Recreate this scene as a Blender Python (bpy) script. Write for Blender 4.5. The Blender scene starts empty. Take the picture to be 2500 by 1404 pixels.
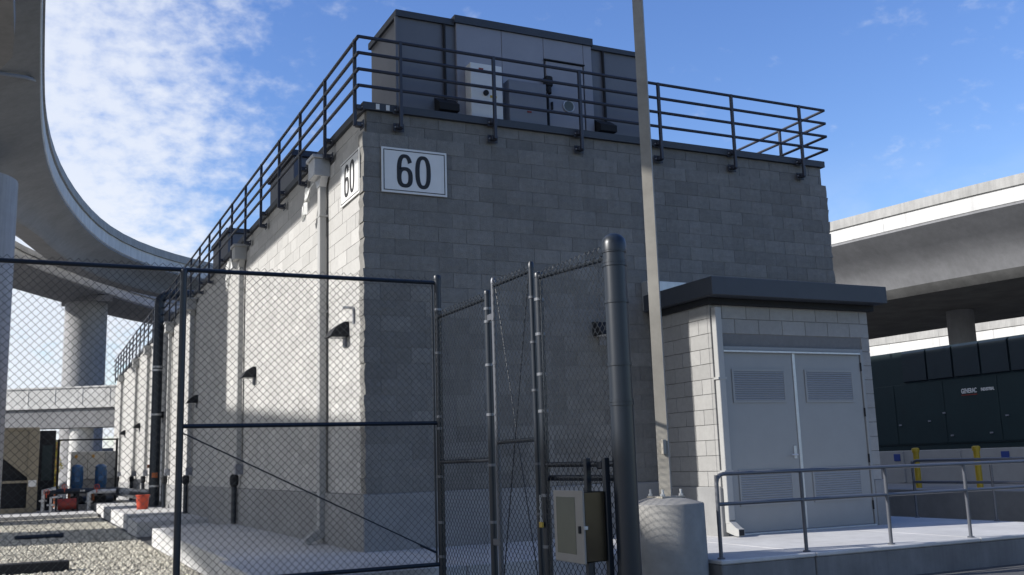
import bpy, math, random
import numpy as np
from mathutils import Vector, Matrix
random.seed(7); rng = np.random.default_rng(7)
S = bpy.context.scene; COL = S.collection; R = math.radians

# ------------------------------------------------------------------ camera
cam = bpy.data.cameras.new('camera'); camo = bpy.data.objects.new('camera', cam); COL.objects.link(camo); S.camera = camo
YAW, PITCH, ROLL, FPX = 0.45113293, 0.17347509, -0.03198539, 2434.677
CAM = Vector((-3.7597, -12.0472, 1.0181))
fw = Vector((math.sin(YAW)*math.cos(PITCH), math.cos(YAW)*math.cos(PITCH), math.sin(PITCH)))
rt = Vector((math.cos(YAW), -math.sin(YAW), 0)); up = rt.cross(fw)
r2 = math.cos(ROLL)*rt + math.sin(ROLL)*up; u2 = -math.sin(ROLL)*rt + math.cos(ROLL)*up
mw = Matrix((r2, u2, -fw)).transposed().to_4x4(); mw.translation = CAM; camo.matrix_world = mw
cam.sensor_width = 36; cam.lens = 36*FPX/2500; cam.clip_start = 0.1; cam.clip_end = 3000
def project(p):
    d = Vector(p)-CAM; z = d.dot(fw)
    return 1250+FPX*d.dot(r2)/z, 702-FPX*d.dot(u2)/z, z

# ------------------------------------------------------------------ light and sky
EL, AZ = R(29), R(12)                       # sun: low, from -X, slightly towards +Y
SUN = Vector((-math.cos(EL)*math.cos(AZ), math.cos(EL)*math.sin(AZ), math.sin(EL)))
sl = bpy.data.lights.new('sun', 'SUN'); so = bpy.data.objects.new('sun', sl); COL.objects.link(so)
sl.energy = 5.0; sl.angle = R(0.53); sl.color = (1, .97, .93); so.rotation_euler = SUN.to_track_quat('Z', 'Y').to_euler()
W = bpy.data.worlds.new('World'); S.world = W; W.use_nodes = True
nt = W.node_tree; nt.nodes.clear(); N = nt.nodes.new; LK = nt.links.new
out = N('ShaderNodeOutputWorld'); bg = N('ShaderNodeBackground'); bg.inputs[1].default_value = 0.13; LK(bg.outputs[0], out.inputs[0])
sky = N('ShaderNodeTexSky'); sky.sky_type = 'NISHITA'; sky.sun_disc = False; sky.sun_elevation = EL
sky.sun_rotation = math.atan2(SUN.x, SUN.y); sky.air_density = 1.15; sky.dust_density = .4; sky.ozone_density = 3.0; sky.altitude = 0
tc = N('ShaderNodeTexCoord'); sep = N('ShaderNodeSeparateXYZ'); LK(tc.outputs['Generated'], sep.inputs[0])
def wm(op, a, b=None, c=None):
    n = N('ShaderNodeMath'); n.operation = op
    for i, v in enumerate((a, b, c)):
        if v is None: continue
        if isinstance(v, (int, float)): n.inputs[i].default_value = v
        else: LK(v, n.inputs[i])
    return n.outputs[0]
def clampmap(v, a, b):
    n = N('ShaderNodeMapRange'); n.clamp = True; n.interpolation_type = 'SMOOTHSTEP'
    LK(v, n.inputs[0]); n.inputs[1].default_value = a; n.inputs[2].default_value = b; return n.outputs[0]
zc = wm('ADD', wm('MAXIMUM', sep.outputs[2], 0.0), 0.42)
px, py = wm('DIVIDE', sep.outputs[0], zc), wm('DIVIDE', sep.outputs[1], zc)
cx = N('ShaderNodeCombineXYZ'); LK(px, cx.inputs[0]); LK(py, cx.inputs[1])
def noise(vec, scale, det, rough=.55, dist=0):
    n = N('ShaderNodeTexNoise'); n.inputs['Scale'].default_value = scale; n.inputs['Detail'].default_value = det
    n.inputs['Roughness'].default_value = rough; n.inputs['Distortion'].default_value = dist; LK(vec, n.inputs['Vector']); return n.outputs[0]
n1 = noise(cx.outputs[0], 27, 4, .58, .1); n2 = noise(cx.outputs[0], 2.2, 3, .5); n3 = noise(cx.outputs[0], 5.5, 5, .6, .2)
# the cloud field thins out with the angle away from the sun (bearing -X)
dot = wm('ADD', wm('MULTIPLY', sep.outputs[0], -.93), wm('MULTIPLY', sep.outputs[1], .36))
cover = wm('ADD', wm('MULTIPLY', clampmap(dot, -.05, .5), .56), wm('MULTIPLY', n2, .45))
thin = clampmap(wm('ADD', wm('MULTIPLY', n1, .55), wm('ADD', wm('MULTIPLY', cover, .86), wm('MULTIPLY', n3, .3))), .68, 1.04)
low = wm('MULTIPLY', clampmap(sep.outputs[2], .3, .04), clampmap(n3, .4, .62))
mask = wm('MINIMUM', wm('ADD', wm('MULTIPLY', thin, .86), wm('MULTIPLY', low, .6)), .93)
mix = N('ShaderNodeMixRGB'); LK(mask, mix.inputs[0]); LK(sky.outputs[0], mix.inputs[1]); mix.inputs[2].default_value = (5.6, 5.9, 6.5, 1)
hs = N('ShaderNodeHueSaturation'); hs.inputs['Saturation'].default_value = 1.2; hs.inputs['Hue'].default_value = .517; hs.inputs['Value'].default_value = 1.28; LK(sky.outputs[0], hs.inputs['Color']); LK(hs.outputs[0], mix.inputs[1])
LK(mix.outputs[0], bg.inputs[0])
S.view_settings.view_transform = 'Standard'; S.view_settings.look = 'None'; S.view_settings.exposure = 0.25; S.view_settings.gamma = 1; S.view_settings.use_curve_mapping = False

# ------------------------------------------------------------------ materials
def mat(name, c, rough=.8, var=.12, scale=6, bump=0., bscale=60, metal=0., tone=None, tvar=.25, stain=0., emit=None, spec=.5, streak=0.):
    m = bpy.data.materials.new(name); m.use_nodes = True; t = m.node_tree; b = t.nodes['Principled BSDF']; nn = t.nodes.new; L = t.links.new
    b.inputs['Roughness'].default_value = rough; b.inputs['Metallic'].default_value = metal; b.inputs['Specular IOR Level'].default_value = spec
    co = nn('ShaderNodeTexCoord'); geo = nn('ShaderNodeNewGeometry')
    n = nn('ShaderNodeTexNoise'); n.inputs['Scale'].default_value = scale; n.inputs['Detail'].default_value = 6; n.inputs['Roughness'].default_value = .65; L(geo.outputs['Position'], n.inputs['Vector'])
    r = nn('ShaderNodeMapRange'); r.inputs[1].default_value = .25; r.inputs[2].default_value = .75; r.inputs[3].default_value = 1-var; r.inputs[4].default_value = 1+var; L(n.outputs[0], r.inputs[0])
    fac = r.outputs[0]
    def mul(a, bb):
        q = nn('ShaderNodeMath'); q.operation = 'MULTIPLY'; L(a, q.inputs[0]); L(bb, q.inputs[1]); return q.outputs[0]
    if tone:
        if tone == 'obj': src = nn('ShaderNodeObjectInfo').outputs['Random']
        else: a = nn('ShaderNodeAttribute'); a.attribute_name = 'tone'; src = a.outputs['Fac']
        q = nn('ShaderNodeMapRange'); q.inputs[3].default_value = 1-tvar; q.inputs[4].default_value = 1+tvar; L(src, q.inputs[0]); fac = mul(fac, q.outputs[0])
    if stain:
        n4 = nn('ShaderNodeTexNoise'); n4.inputs['Scale'].default_value = .7; n4.inputs['Detail'].default_value = 8; n4.inputs['Roughness'].default_value = .7; L(geo.outputs['Position'], n4.inputs['Vector'])
        q = nn('ShaderNodeMapRange'); q.inputs[1].default_value = .35; q.inputs[2].default_value = .65; q.inputs[3].default_value = 1-stain; q.inputs[4].default_value = 1+stain*.4; L(n4.outputs[0], q.inputs[0]); fac = mul(fac, q.outputs[0])
    if streak:
        mp = nn('ShaderNodeMapping'); mp.inputs['Scale'].default_value = (3.2, 3.2, .16); L(geo.outputs['Position'], mp.inputs[0])
        n5 = nn('ShaderNodeTexNoise'); n5.inputs['Scale'].default_value = 1.6; n5.inputs['Detail'].default_value = 6; n5.inputs['Roughness'].default_value = .7; L(mp.outputs[0], n5.inputs['Vector'])
        q = nn('ShaderNodeMapRange'); q.inputs[1].default_value = .38; q.inputs[2].default_value = .62; q.inputs[3].default_value = 1-streak; q.inputs[4].default_value = 1+streak*.35; L(n5.outputs[0], q.inputs[0]); fac = mul(fac, q.outputs[0])
    mx = nn('ShaderNodeVectorMath'); mx.operation = 'SCALE'; mx.inputs[0].default_value = c; L(fac, mx.inputs['Scale']); L(mx.outputs[0], b.inputs['Base Color'])
    if bump:
        n2 = nn('ShaderNodeTexNoise'); n2.inputs['Scale'].default_value = bscale; n2.inputs['Detail'].default_value = 4; L(geo.outputs['Position'], n2.inputs['Vector'])
        bp = nn('ShaderNodeBump'); bp.inputs['Strength'].default_value = bump; bp.inputs['Distance'].default_value = .01; L(n2.outputs[0], bp.inputs['Height']); L(bp.outputs[0], b.inputs['Normal'])
    return m
M = dict(
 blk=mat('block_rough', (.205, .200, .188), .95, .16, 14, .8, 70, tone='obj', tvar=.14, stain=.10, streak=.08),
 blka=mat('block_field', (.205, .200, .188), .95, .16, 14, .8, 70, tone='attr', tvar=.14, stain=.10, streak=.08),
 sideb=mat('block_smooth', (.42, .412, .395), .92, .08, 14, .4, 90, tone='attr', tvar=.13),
 shedb=mat('block_shed', (.315, .31, .298), .92, .09, 14, .4, 90, tone='obj', tvar=.08),
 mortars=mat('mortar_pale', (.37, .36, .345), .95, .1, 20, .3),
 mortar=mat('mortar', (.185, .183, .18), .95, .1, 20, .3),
 kerb=mat('shaded_kerb_concrete', (.19, .19, .19), .9, .14, 3, .25, 50, stain=.25, streak=.15),  # slab concrete with the shade of its front face put into the colour
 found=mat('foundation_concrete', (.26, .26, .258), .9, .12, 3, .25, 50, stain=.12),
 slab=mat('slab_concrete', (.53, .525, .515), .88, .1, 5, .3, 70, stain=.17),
 # weathered concrete and paint
 pier=mat('pier_concrete', (.34, .34, .345), .9, .08, 1.2, .2, 20, stain=.12, streak=.12),
 soffd=mat('stained_shaded_concrete', (.10, .10, .098), .9, .2, 1.0, .2, 20, stain=.3),  # stained concrete, darkened further to put deep shade into the underside
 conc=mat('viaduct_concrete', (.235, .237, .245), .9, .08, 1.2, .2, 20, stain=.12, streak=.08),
 barr=mat('barrier_grey_concrete', (.36, .355, .34), .88, .1, 1.5, .2, 25, stain=.12, streak=.15),
 concw=mat('barrier_concrete', (.60, .595, .58), .85, .08, 1.5, .2, 25, stain=.1, streak=.12),
 navy=mat('dark_blue_steel_paint', (.030, .034, .050), .45, .1, 8),
 fascia=mat('fascia_paint', (.042, .049, .062), .55, .08, 4, stain=.1),
 unit=mat('unit_panel_pale', (.28, .28, .31), .4, .05, 3, stain=.06),
 unitd=mat('unit_panel_grey', (.145, .15, .168), .5, .06, 3, stain=.08),
 white=mat('white_paint', (.72, .72, .70), .5, .04, 5),
 boxgrey=mat('grey_paint', (.20, .21, .24), .5, .05, 5),
 door=mat('door_paint', (.27, .276, .278), .45, .04, 3, stain=.05),
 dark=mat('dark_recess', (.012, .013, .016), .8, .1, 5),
 black=mat('black_vinyl', (.011, .017, .027), .36, .1, 8),
 wire=mat('black_wire', (.014, .018, .024), .3, .1, 8),
 galv=mat('galvanized', (.50, .51, .52), .42, .1, 12, metal=.55),
 spout=mat('downspout_paint', (.36, .36, .35), .5, .06, 6),
 pole=mat('pole_paint', (.31, .29, .25), .6, .15, 2.5, stain=.3),
 ped=mat('pedestal_concrete', (.27, .262, .245), .9, .14, 6, .15, 60, stain=.2),
 band=mat('band_steel', (.16, .17, .19), .4, .1, 12, metal=.3),
 hand=mat('handrail_paint', (.105, .112, .13), .38, .06, 8, metal=.2),
 yellow=mat('yellow_paint', (.48, .32, .02), .5, .08, 6),
 green=mat('generator_green', (.010, .026, .030), .5, .12, 3),
 greenp=mat('generator_panel', (.015, .026, .034), .5, .12, 3),
 tank=mat('tank_white', (.34, .34, .34), .6, .06, 3, stain=.1),
 text=mat('text_black', (.012, .012, .014), .6, .02),
 textw=mat('text_white', (.75, .75, .75), .6, .02),
 red=mat('red_paint', (.24, .03, .02), .5, .1, 6),
 orange=mat('bucket_orange', (.42, .05, .02), .45, .06, 6),
 blue=mat('blue_paint', (.018, .075, .19), .4, .1, 6),
 tan=mat('tan_panel', (.26, .225, .16), .6, .08, 2, stain=.12),
 cabw=mat('cabinet_white', (.42, .41, .38), .55, .05, 4),
 steel=mat('stainless', (.085, .076, .062), .22, .12, 9, metal=.9, stain=.4),
 cabframe=mat('cabinet_frame', (.25, .24, .225), .5, .06, 8),
 glass=mat('cabinet_glass', (.10, .11, .09), .18, .1, 4),
 asph=mat('ground_concrete', (.085, .085, .085), .9, .12, 3, .3, 40, stain=.2),
 gbed=mat('gravel_bed', (.34, .315, .26), .95, .35, 30, .9, 40),
 stone=mat('gravel_stone', (.50, .47, .39), .9, .12, 9, tone='attr', tvar=.5),
 brass=mat('brass', (.45, .33, .08), .35, .1, 8, metal=.8),
 leaf=mat('yellow_leaf', (.26, .23, .02), .7, .3, 9),
 amber=mat('amber', (.55, .28, .03), .5, .05), rust=mat('rust', (.30, .09, .03), .8, .2, 12),
 bluesign=mat('blue_sign', (.03, .06, .25), .5, .05), tape=mat('blue_tape', (.03, .2, .75), .5, .05),
 wall2=mat('far_wall', (.22, .23, .25), .9, .1, 1, stain=.1),
)

# ------------------------------------------------------------------ mesh helpers
class MB:
    def __init__(s): s.v = []; s.f = []; s.t = []
    def add(s, vs, fs, tone=0.5):
        o = len(s.v); s.v += [tuple(p) for p in vs]; s.f += [tuple(i+o for i in f) for f in fs]; s.t += [tone]*len(fs); return s
    def box(s, x0, x1, y0, y1, z0, z1, tone=.5):
        return s.add([(x0,y0,z0),(x1,y0,z0),(x1,y1,z0),(x0,y1,z0),(x0,y0,z1),(x1,y0,z1),(x1,y1,z1),(x0,y1,z1)],
                     [(0,3,2,1),(4,5,6,7),(0,1,5,4),(1,2,6,5),(2,3,7,6),(3,0,4,7)], tone)
    def cbox(s, x0, x1, y0, y1, z0, z1, c=.004):      # box with chamfered edges
        if x0 > x1: x0, x1 = x1, x0
        if y0 > y1: y0, y1 = y1, y0
        bm = [(x0+c,y0,z0+c),(x1-c,y0,z0+c),(x1-c,y0,z1-c),(x0+c,y0,z1-c),(x1,y0+c,z0+c),(x1,y1-c,z0+c),(x1,y1-c,z1-c),(x1,y0+c,z1-c),
              (x1-c,y1,z0+c),(x0+c,y1,z0+c),(x0+c,y1,z1-c),(x1-c,y1,z1-c),(x0,y1-c,z0+c),(x0,y0+c,z0+c),(x0,y0+c,z1-c),(x0,y1-c,z1-c),
              (x0+c,y0+c,z1),(x1-c,y0+c,z1),(x1-c,y1-c,z1),(x0+c,y1-c,z1),(x0+c,y0+c,z0),(x1-c,y0+c,z0),(x1-c,y1-c,z0),(x0+c,y1-c,z0)]
        return s.add(bm, [(0,1,2,3),(4,5,6,7),(8,9,10,11),(12,13,14,15),(16,17,18,19),(23,22,21,20),(1,4,7,2),(5,8,11,6),(9,12,15,10),(13,0,3,14),
              (3,2,17,16),(7,6,18,17),(11,10,19,18),(15,14,16,19),(1,0,20,21),(5,4,21,22),(9,8,22,23),(13,12,23,20),
              (2,7,17),(6,11,18),(10,15,19),(14,3,16),(4,1,21),(8,5,22),(12,9,23),(0,13,20)])
    def tube(s, pts, r, n=8, cap=True):
        pts = [Vector(p) for p in pts]; rs = r if isinstance(r, (list, tuple)) else [r]*len(pts); rings = []
        ref = None
        for i, p in enumerate(pts):
            d = (pts[min(i+1, len(pts)-1)]-pts[max(i-1, 0)]).normalized()
            if ref is None: ref = Vector((0,0,1)) if abs(d.z) < .9 else Vector((1,0,0))
            a = d.cross(ref).normalized(); b = a.cross(d).normalized(); ref = b if abs(d.dot(b)) < .99 else ref
            rings.append([p+rs[i]*(math.cos(2*math.pi*k/n)*a+math.sin(2*math.pi*k/n)*b) for k in range(n)])
        fs = []
        for i in range(len(pts)-1):
            for k in range(n): fs.append((i*n+k, i*n+(k+1)%n, (i+1)*n+(k+1)%n, (i+1)*n+k))
        if cap: fs += [tuple(range(n))[::-1], tuple((len(pts)-1)*n+k for k in range(n))]
        return s.add([v for q in rings for v in q], fs)
    def cyl(s, x, y, z0, z1, r, n=16): return s.tube([(x,y,z0),(x,y,z1)], r, n)
    def lathe(s, x, y, prof, n=20):
        vs = [(x+r*math.cos(2*math.pi*k/n), y+r*math.sin(2*math.pi*k/n), z) for r, z in prof for k in range(n)]
        fs = [(i*n+k, i*n+(k+1)%n, (i+1)*n+(k+1)%n, (i+1)*n+k) for i in range(len(prof)-1) for k in range(n)]
        fs += [tuple(range(n))[::-1], tuple((len(prof)-1)*n+k for k in range(n))]
        return s.add(vs, fs)
    def prism(s, poly, axis, a, b):       # poly in the two other axes
        def P(u, v, w): return {'x': (w,u,v), 'y': (u,w,v), 'z': (u,v,w)}[axis]
        n = len(poly); vs = [P(u,v,a) for u,v in poly]+[P(u,v,b) for u,v in poly]
        return s.add(vs, [tuple(range(n)), tuple(range(2*n-1, n-1, -1))]+[(i, i+n, (i+1)%n+n, (i+1)%n) for i in range(n)])
    def mesh(s, name, m, smooth=False):
        me = bpy.data.meshes.new(name); me.from_pydata(s.v, [], s.f); me.materials.append(m)
        if s.t and any(t != .5 for t in s.t):
            at = me.attributes.new('tone', 'FLOAT', 'FACE'); at.data.foreach_set('value', s.t)
        me.update(); fixn(me)
        if smooth:
            me.polygons.foreach_set('use_smooth', [True]*len(me.polygons))
            try: me.set_sharp_from_angle(angle=R(35))
            except Exception: pass
        return me
    def build(s, name, m, parent=None, smooth=False, kind=None, label=None): return link(name, s.mesh(name, m, smooth), parent, kind, label)
import bmesh
def fixn(me):
    if len(me.polygons) > 60000: return
    b = bmesh.new(); b.from_mesh(me); bmesh.ops.recalc_face_normals(b, faces=b.faces); b.to_mesh(me); b.free()
WO = {}
def link(name, me, parent=None, kind=None, label=None, at=None):
    o = bpy.data.objects.new(name, me); COL.objects.link(o)
    if parent is not None:
        pw = WO[parent.name]; o.parent = parent
        w = Vector(at) if at is not None else Vector((0,0,0)); o.location = w-pw; WO[o.name] = w
    else: WO[o.name] = Vector((0,0,0))
    if kind: o['kind'] = kind
    if label: o['label'] = label
    return o
def thing(name, label, cat, loc, group=None):
    o = bpy.data.objects.new(name, None); COL.objects.link(o); o.location = loc; o.empty_display_size = .2
    o['label'] = label; o['category'] = cat
    if group: o['group'] = group
    WO[o.name] = Vector(loc); return o
def tag(o, label, cat, group=None):
    o['label'] = label; o['category'] = cat
    if group: o['group'] = group
    return o
def dup(root, loc, label, group=None):
    r = root.copy(); COL.objects.link(r); r.location = loc; WO[r.name] = Vector(loc); r['label'] = label
    if group: r['group'] = group
    def rec(src, dst):
        for ch in list(src.children):
            c = ch.copy(); COL.objects.link(c); c.parent = dst; rec(ch, c)
    rec(root, r); return r
GZ = -.33
def text_mesh(body, size, sx=1., off=0., ext=.002):
    cu = bpy.data.curves.new('t', 'FONT'); cu.body = body; cu.size = size; cu.align_x = 'CENTER'; cu.align_y = 'CENTER'; cu.offset = off; cu.extrude = ext
    ob = bpy.data.objects.new('t', cu); COL.objects.link(ob); dg = bpy.context.evaluated_depsgraph_get(); dg.update()
    me = bpy.data.meshes.new_from_object(ob.evaluated_get(dg)); COL.objects.unlink(ob); bpy.data.objects.remove(ob)
    me.transform(Matrix.Diagonal((sx, 1, 1, 1))); return me

# ------------------------------------------------------------------ ground, slabs, gravel
g = MB(); g.add([(-900,-900,GZ),(900,-900,GZ),(900,900,GZ),(-900,900,GZ)], [(0,1,2,3)]); g.build('ground', M['asph'], kind='structure')
g = MB(); g.add([(-40,-2.2,GZ+.004),(-1.6,-2.2,GZ+.004),(-1.6,24.3,GZ+.004),(-40,24.3,GZ+.004)], [(0,1,2,3)]); g.build('gravel_bed', M['gbed'], kind='structure')
g = MB(); g.cbox(-1.72, .345, -2.30, .2, GZ-.2, 0, .012); g.cbox(.352, 2.42, -2.30, .2, GZ-.2, 0, .012); g.cbox(-1.58, .2, .207, 4.2, GZ-.2, -.001, .012); g.cbox(-1.58, .2, 4.207, 8.44, GZ-.2, -.001, .012); g.build('concrete_apron', M['slab'], kind='structure')
g = MB(); g.cbox(-1.1, .2, 8.45, 11.6, GZ-.2, -.10, .012); g.cbox(-1.56, .2, 11.6, 13.86, GZ-.2, .0, .012); g.cbox(-1.05, .2, 13.86, 14.9, GZ-.2, .0, .012); g.cbox(-1.5, .2, 14.9, 42, GZ-.2, .03, .012); g.build('stepped_path', M['slab'], kind='structure')
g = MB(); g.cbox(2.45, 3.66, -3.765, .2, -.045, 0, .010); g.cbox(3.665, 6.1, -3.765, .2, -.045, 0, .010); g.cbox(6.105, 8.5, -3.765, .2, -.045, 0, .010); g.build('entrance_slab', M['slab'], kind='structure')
g = MB(); g.cbox(2.46, 3.658, -3.75, .2, GZ-.2, -.046, .010); g.cbox(3.668, 8.49, -3.75, .2, GZ-.2, -.046, .010); g.build('slab_kerb', M['kerb'], kind='structure')  # face below the slab top, its shade painted in with darker concrete
g = MB(); g.cbox(-14, -1.6, 24.3, 36, GZ-.2, -.2, .012); g.build('equipment_pad', M['slab'], kind='structure')
g = MB(); g.cbox(10.9, 24, -14, 14, GZ-.2, .30, .012); g.build('generator_pad', M['found'], kind='structure')
def stones():
    n = 36000; X = rng.uniform(-6.6, -1.62, n); Y = 1.2+23.0*rng.uniform(0, 1, n)**1.35
    sz = rng.uniform(.013, .036, n)*(1+.25*rng.random(n)); base = np.array([(1,0,0),(-1,0,0),(0,1,0),(0,-1,0),(0,0,.7),(0,0,-.5)])
    P = base[None]*sz[:,None,None]*rng.uniform(.65, 1.35, (n,6,1)); a = rng.uniform(0, 6.28, n); c, s_ = np.cos(a), np.sin(a)
    x = P[...,0]*c[:,None]-P[...,1]*s_[:,None]; y = P[...,0]*s_[:,None]+P[...,1]*c[:,None]
    V = np.stack([x+X[:,None], y+Y[:,None], P[...,2]+(GZ+.008)], -1).reshape(-1, 3)
    F = np.array([(0,2,4),(2,1,4),(1,3,4),(3,0,4),(2,0,5),(1,2,5),(3,1,5),(0,3,5)])
    I = (F[None]+6*np.arange(n)[:,None,None]).reshape(-1, 3)
    me = bpy.data.meshes.new('gravel'); me.vertices.add(len(V)); me.vertices.foreach_set('co', V.ravel()); me.loops.add(I.size); me.loops.foreach_set('vertex_index', I.ravel())
    me.polygons.add(len(I)); me.polygons.foreach_set('loop_start', np.arange(0, I.size, 3)); me.update(calc_edges=True)
    at = me.attributes.new('tone', 'FLOAT', 'FACE'); at.data.foreach_set('value', np.repeat(rng.random(n), 8)); me.materials.append(M['stone'])
    o = link('gravel', me, kind='stuff')
stones()

# ------------------------------------------------------------------ viaducts
def smooth_path(pts, step=1.5, it=3):
    P = [Vector((x, y)) for x, y in pts]; q = []
    for a, b in zip(P, P[1:]):
        n = max(1, int((b-a).length/step)); q += [a+(b-a)*i/n for i in range(n)]
    q.append(P[-1])
    for _ in range(it): q = [q[0]]+[(q[i-1]+2*q[i]+q[i+1])/4 for i in range(1, len(q)-1)]+[q[-1]]
    return q
def sweep(mb, path, prof, side, closed=True, rngi=None, gap=0.):
    pf = prof if callable(prof) else (lambda i: prof)
    n = len(pf(0)); vs = []
    idx = list(rngi) if rngi else list(range(len(path)))
    for i in idx:
        p = path[i]; d = (path[min(i+1, len(path)-1)]-path[max(i-1, 0)]).normalized(); nrm = Vector((-d.y, d.x))*side
        if gap and i == idx[-1] and i < len(path)-1: p = p-d*gap
        vs += [(p.x+nrm.x*t, p.y+nrm.y*t, z) for t, z in pf(i)]
    fs = [(i*n+k, i*n+(k+1)%n, (i+1)*n+(k+1)%n, (i+1)*n+k) for i in range(len(idx)-1) for k in range(n if closed else n-1)]
    if closed: fs += [tuple(range(n)), tuple(len(vs)-n+k for k in range(n))[::-1]]
    mb.add(vs, fs)
def viaduct(name, label, path, side, zt, Wd, soff, bar=1.15, up_=.42, soffit_mat='conc'):
    root = thing(name, label, 'viaduct', (path[0].x, path[0].y, GZ))
    zf = zt-bar; Wf = Wd if callable(Wd) else (lambda i: Wd); Sf = soff if callable(soff) else (lambda i: soff)
    for far in (0, 1):
        A = (lambda i: Wf(i)) if far else (lambda i: 0); sg = -1 if far else 1
        for i0 in range(0, len(path)-1, 6):
          b = MB(); sweep(b, path, lambda i: [(A(i)+sg*t_, z_) for t_, z_ in ((-.02,zt),(.26,zt),(.30,zt-up_),(-.06,zt-up_),(-.06,zt-up_+.05))], side, True, range(i0, min(i0+7, len(path))), .018); b.build('barrier', M['barr'], root, True)
        for i0 in range(0, len(path)-1, 3):
          b = MB(); sweep(b, path, lambda i: [(A(i)+sg*t_, z_) for t_, z_ in ((.03,zt-up_-.002),(.32,zt-up_-.002),(.40,zf+.25),(.5,zf+.06),(.05,zf+.06),(0,zf+.10),(0,zt-up_-.07),(.03,zt-up_-.05))], side, True, range(i0, min(i0+4, len(path))), .018); b.build('parapet_face', M['concw'], root, True)
    def half(i):
        h = zf-Sf(i); k = min(1, Wf(i)/7.); return [(t*k, zf-q*h) for t, q in ((.9,.28),(1.5,.45),(1.95,.66),(2.25,.85),(2.65,1.))]
    def wing(i): a = half(i); return [(.03,zf+.06),(.03,zf-.02)]+a[:4]
    b = MB(); sweep(b, path, lambda i: wing(i)+[(Wf(i)-t, z) for t, z in wing(i)[::-1]], side); b.build('girder', M['conc'], root, True)
    def bot(i): a = half(i); return [(a[3][0]-.02, a[3][1]+.05), a[3], a[4]]
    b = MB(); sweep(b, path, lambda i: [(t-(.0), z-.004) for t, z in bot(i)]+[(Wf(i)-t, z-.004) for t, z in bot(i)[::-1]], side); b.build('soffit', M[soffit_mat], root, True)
    return root
def at_path(path, y): return min(path, key=lambda p: abs(p.y-y))
rp = smooth_path([(-4.0,-34),(-3.98,0),(-3.966,14.4),(-3.93,17.1),(-3.9,20.3),(-3.78,23.8),(-3.45,27.5),(-2.93,30.8),(-2.15,34.55),(-.86,38.96),(.75,42.25),(2.9,44.8),(5.47,47.05),(9,49.4),(13.5,51.4),(19,52.8),(26,53.4)])
def ss(a, b_, x): x = min(1, max(0, (x-a)/(b_-a))); return x*x*(3-2*x)
def ramp_k(i): return ss(21, 33, rp[i].y)
def ramp_w(i): return 7.6-4.2*ramp_k(i)
def ramp_s(i): return 10.3+.62*ramp_k(i)
ramp = viaduct('ramp_viaduct', 'curved grey concrete ramp sweeping overhead from the top left behind the block building', rp, 1, 13., lambda i: ramp_w(i), lambda i: ramp_s(i), 1.1)
b = MB(); b.lathe(-6.02, 22.6, [(1.56,GZ),(1.56,10.33)], 40)
b.build('pier', M['pier'], ramp, True)
rp2 = smooth_path([(-7.5,32),(-5.5,37.5),(-4.635,40.52),(-3.83,42.36),(-2.6,44.5),(-.45,47.96),(1.53,51.5),(3.6,54.3),(7,57.5),(12,60.5),(20,63)])
ramp2 = viaduct('lower_ramp_viaduct', 'lower second concrete ramp curving under the overhead ramp, carried on a round pier', rp2, 1, 12.1, 3.7, 10.75, .9, .3)
b = MB(); b.lathe(-1.15, 49.5, [(1.13,GZ),(1.13,10.78)], 32); b.build('pier', M['pier'], ramp2, True)
b = MB(); b.prism([(-1.3,10.76),(1.3,10.76),(1.3,11.1),(-1.3,11.1)], 'y', 48.2, 50.8); b.v = [(x-1.15, y, z) for x, y, z in b.v]; b.build('pier_cap', M['conc'], ramp2)
b = MB(); b.prism([(-8.8,2),(-8.8,9.6),(-8.2,11.4),(-7.2,12.2),(-5.4,12.2),(-4.75,11.7),(-4.47,10.8),(-4.42,9.6),(-4.42,2)], 'z', 9.95, 10.36); b.build('soffit_haunch', M['conc'], ramp)
b = MB(); sweep(b, [p for p in rp if 17.6 < p.y < 19.4], [(-.012,11.5),(-.012,11.42),(.02,11.42),(.02,11.5)], 1); b.tube([(-3.99,17.6,12.0),(-4.3,16.2,11.55),(-4.95,15.6,11.35),(-5.6,15.3,10.9),(-6.1,15.2,10.4)], .05, 6); b.build('drain_pipe', M['boxgrey'], ramp, True)
rv = smooth_path([(44,-14),(38.2,-4),(34.6,6),(33.0,11.4),(32.26,14.17),(31.85,16.1),(31.5,18.28),(31.18,20.8),(30.79,23.4),(30.2,28),(29.6,36),(29.3,48),(29.6,66)])
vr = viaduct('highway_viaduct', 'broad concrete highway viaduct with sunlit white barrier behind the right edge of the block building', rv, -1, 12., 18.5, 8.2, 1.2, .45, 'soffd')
b = MB(); b.lathe(40.5, 24.9, [(.68,GZ),(.68,8.25)], 20); b.build('pier', M['conc'], vr, True)
fv = smooth_path([(64,-30),(62,10),(60,40),(58,60),(54,100)])
vf = viaduct('far_viaduct', 'distant sunlit viaduct barrier glimpsed under the broad highway viaduct', fv, -1, 10.3, 9, 7.0, 1.7, .7)
b = MB(); b.lathe(66, 80, [(.9,GZ),(.9,7.35)], 14); b.build('pier', M['conc'], vf, True)
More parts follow.
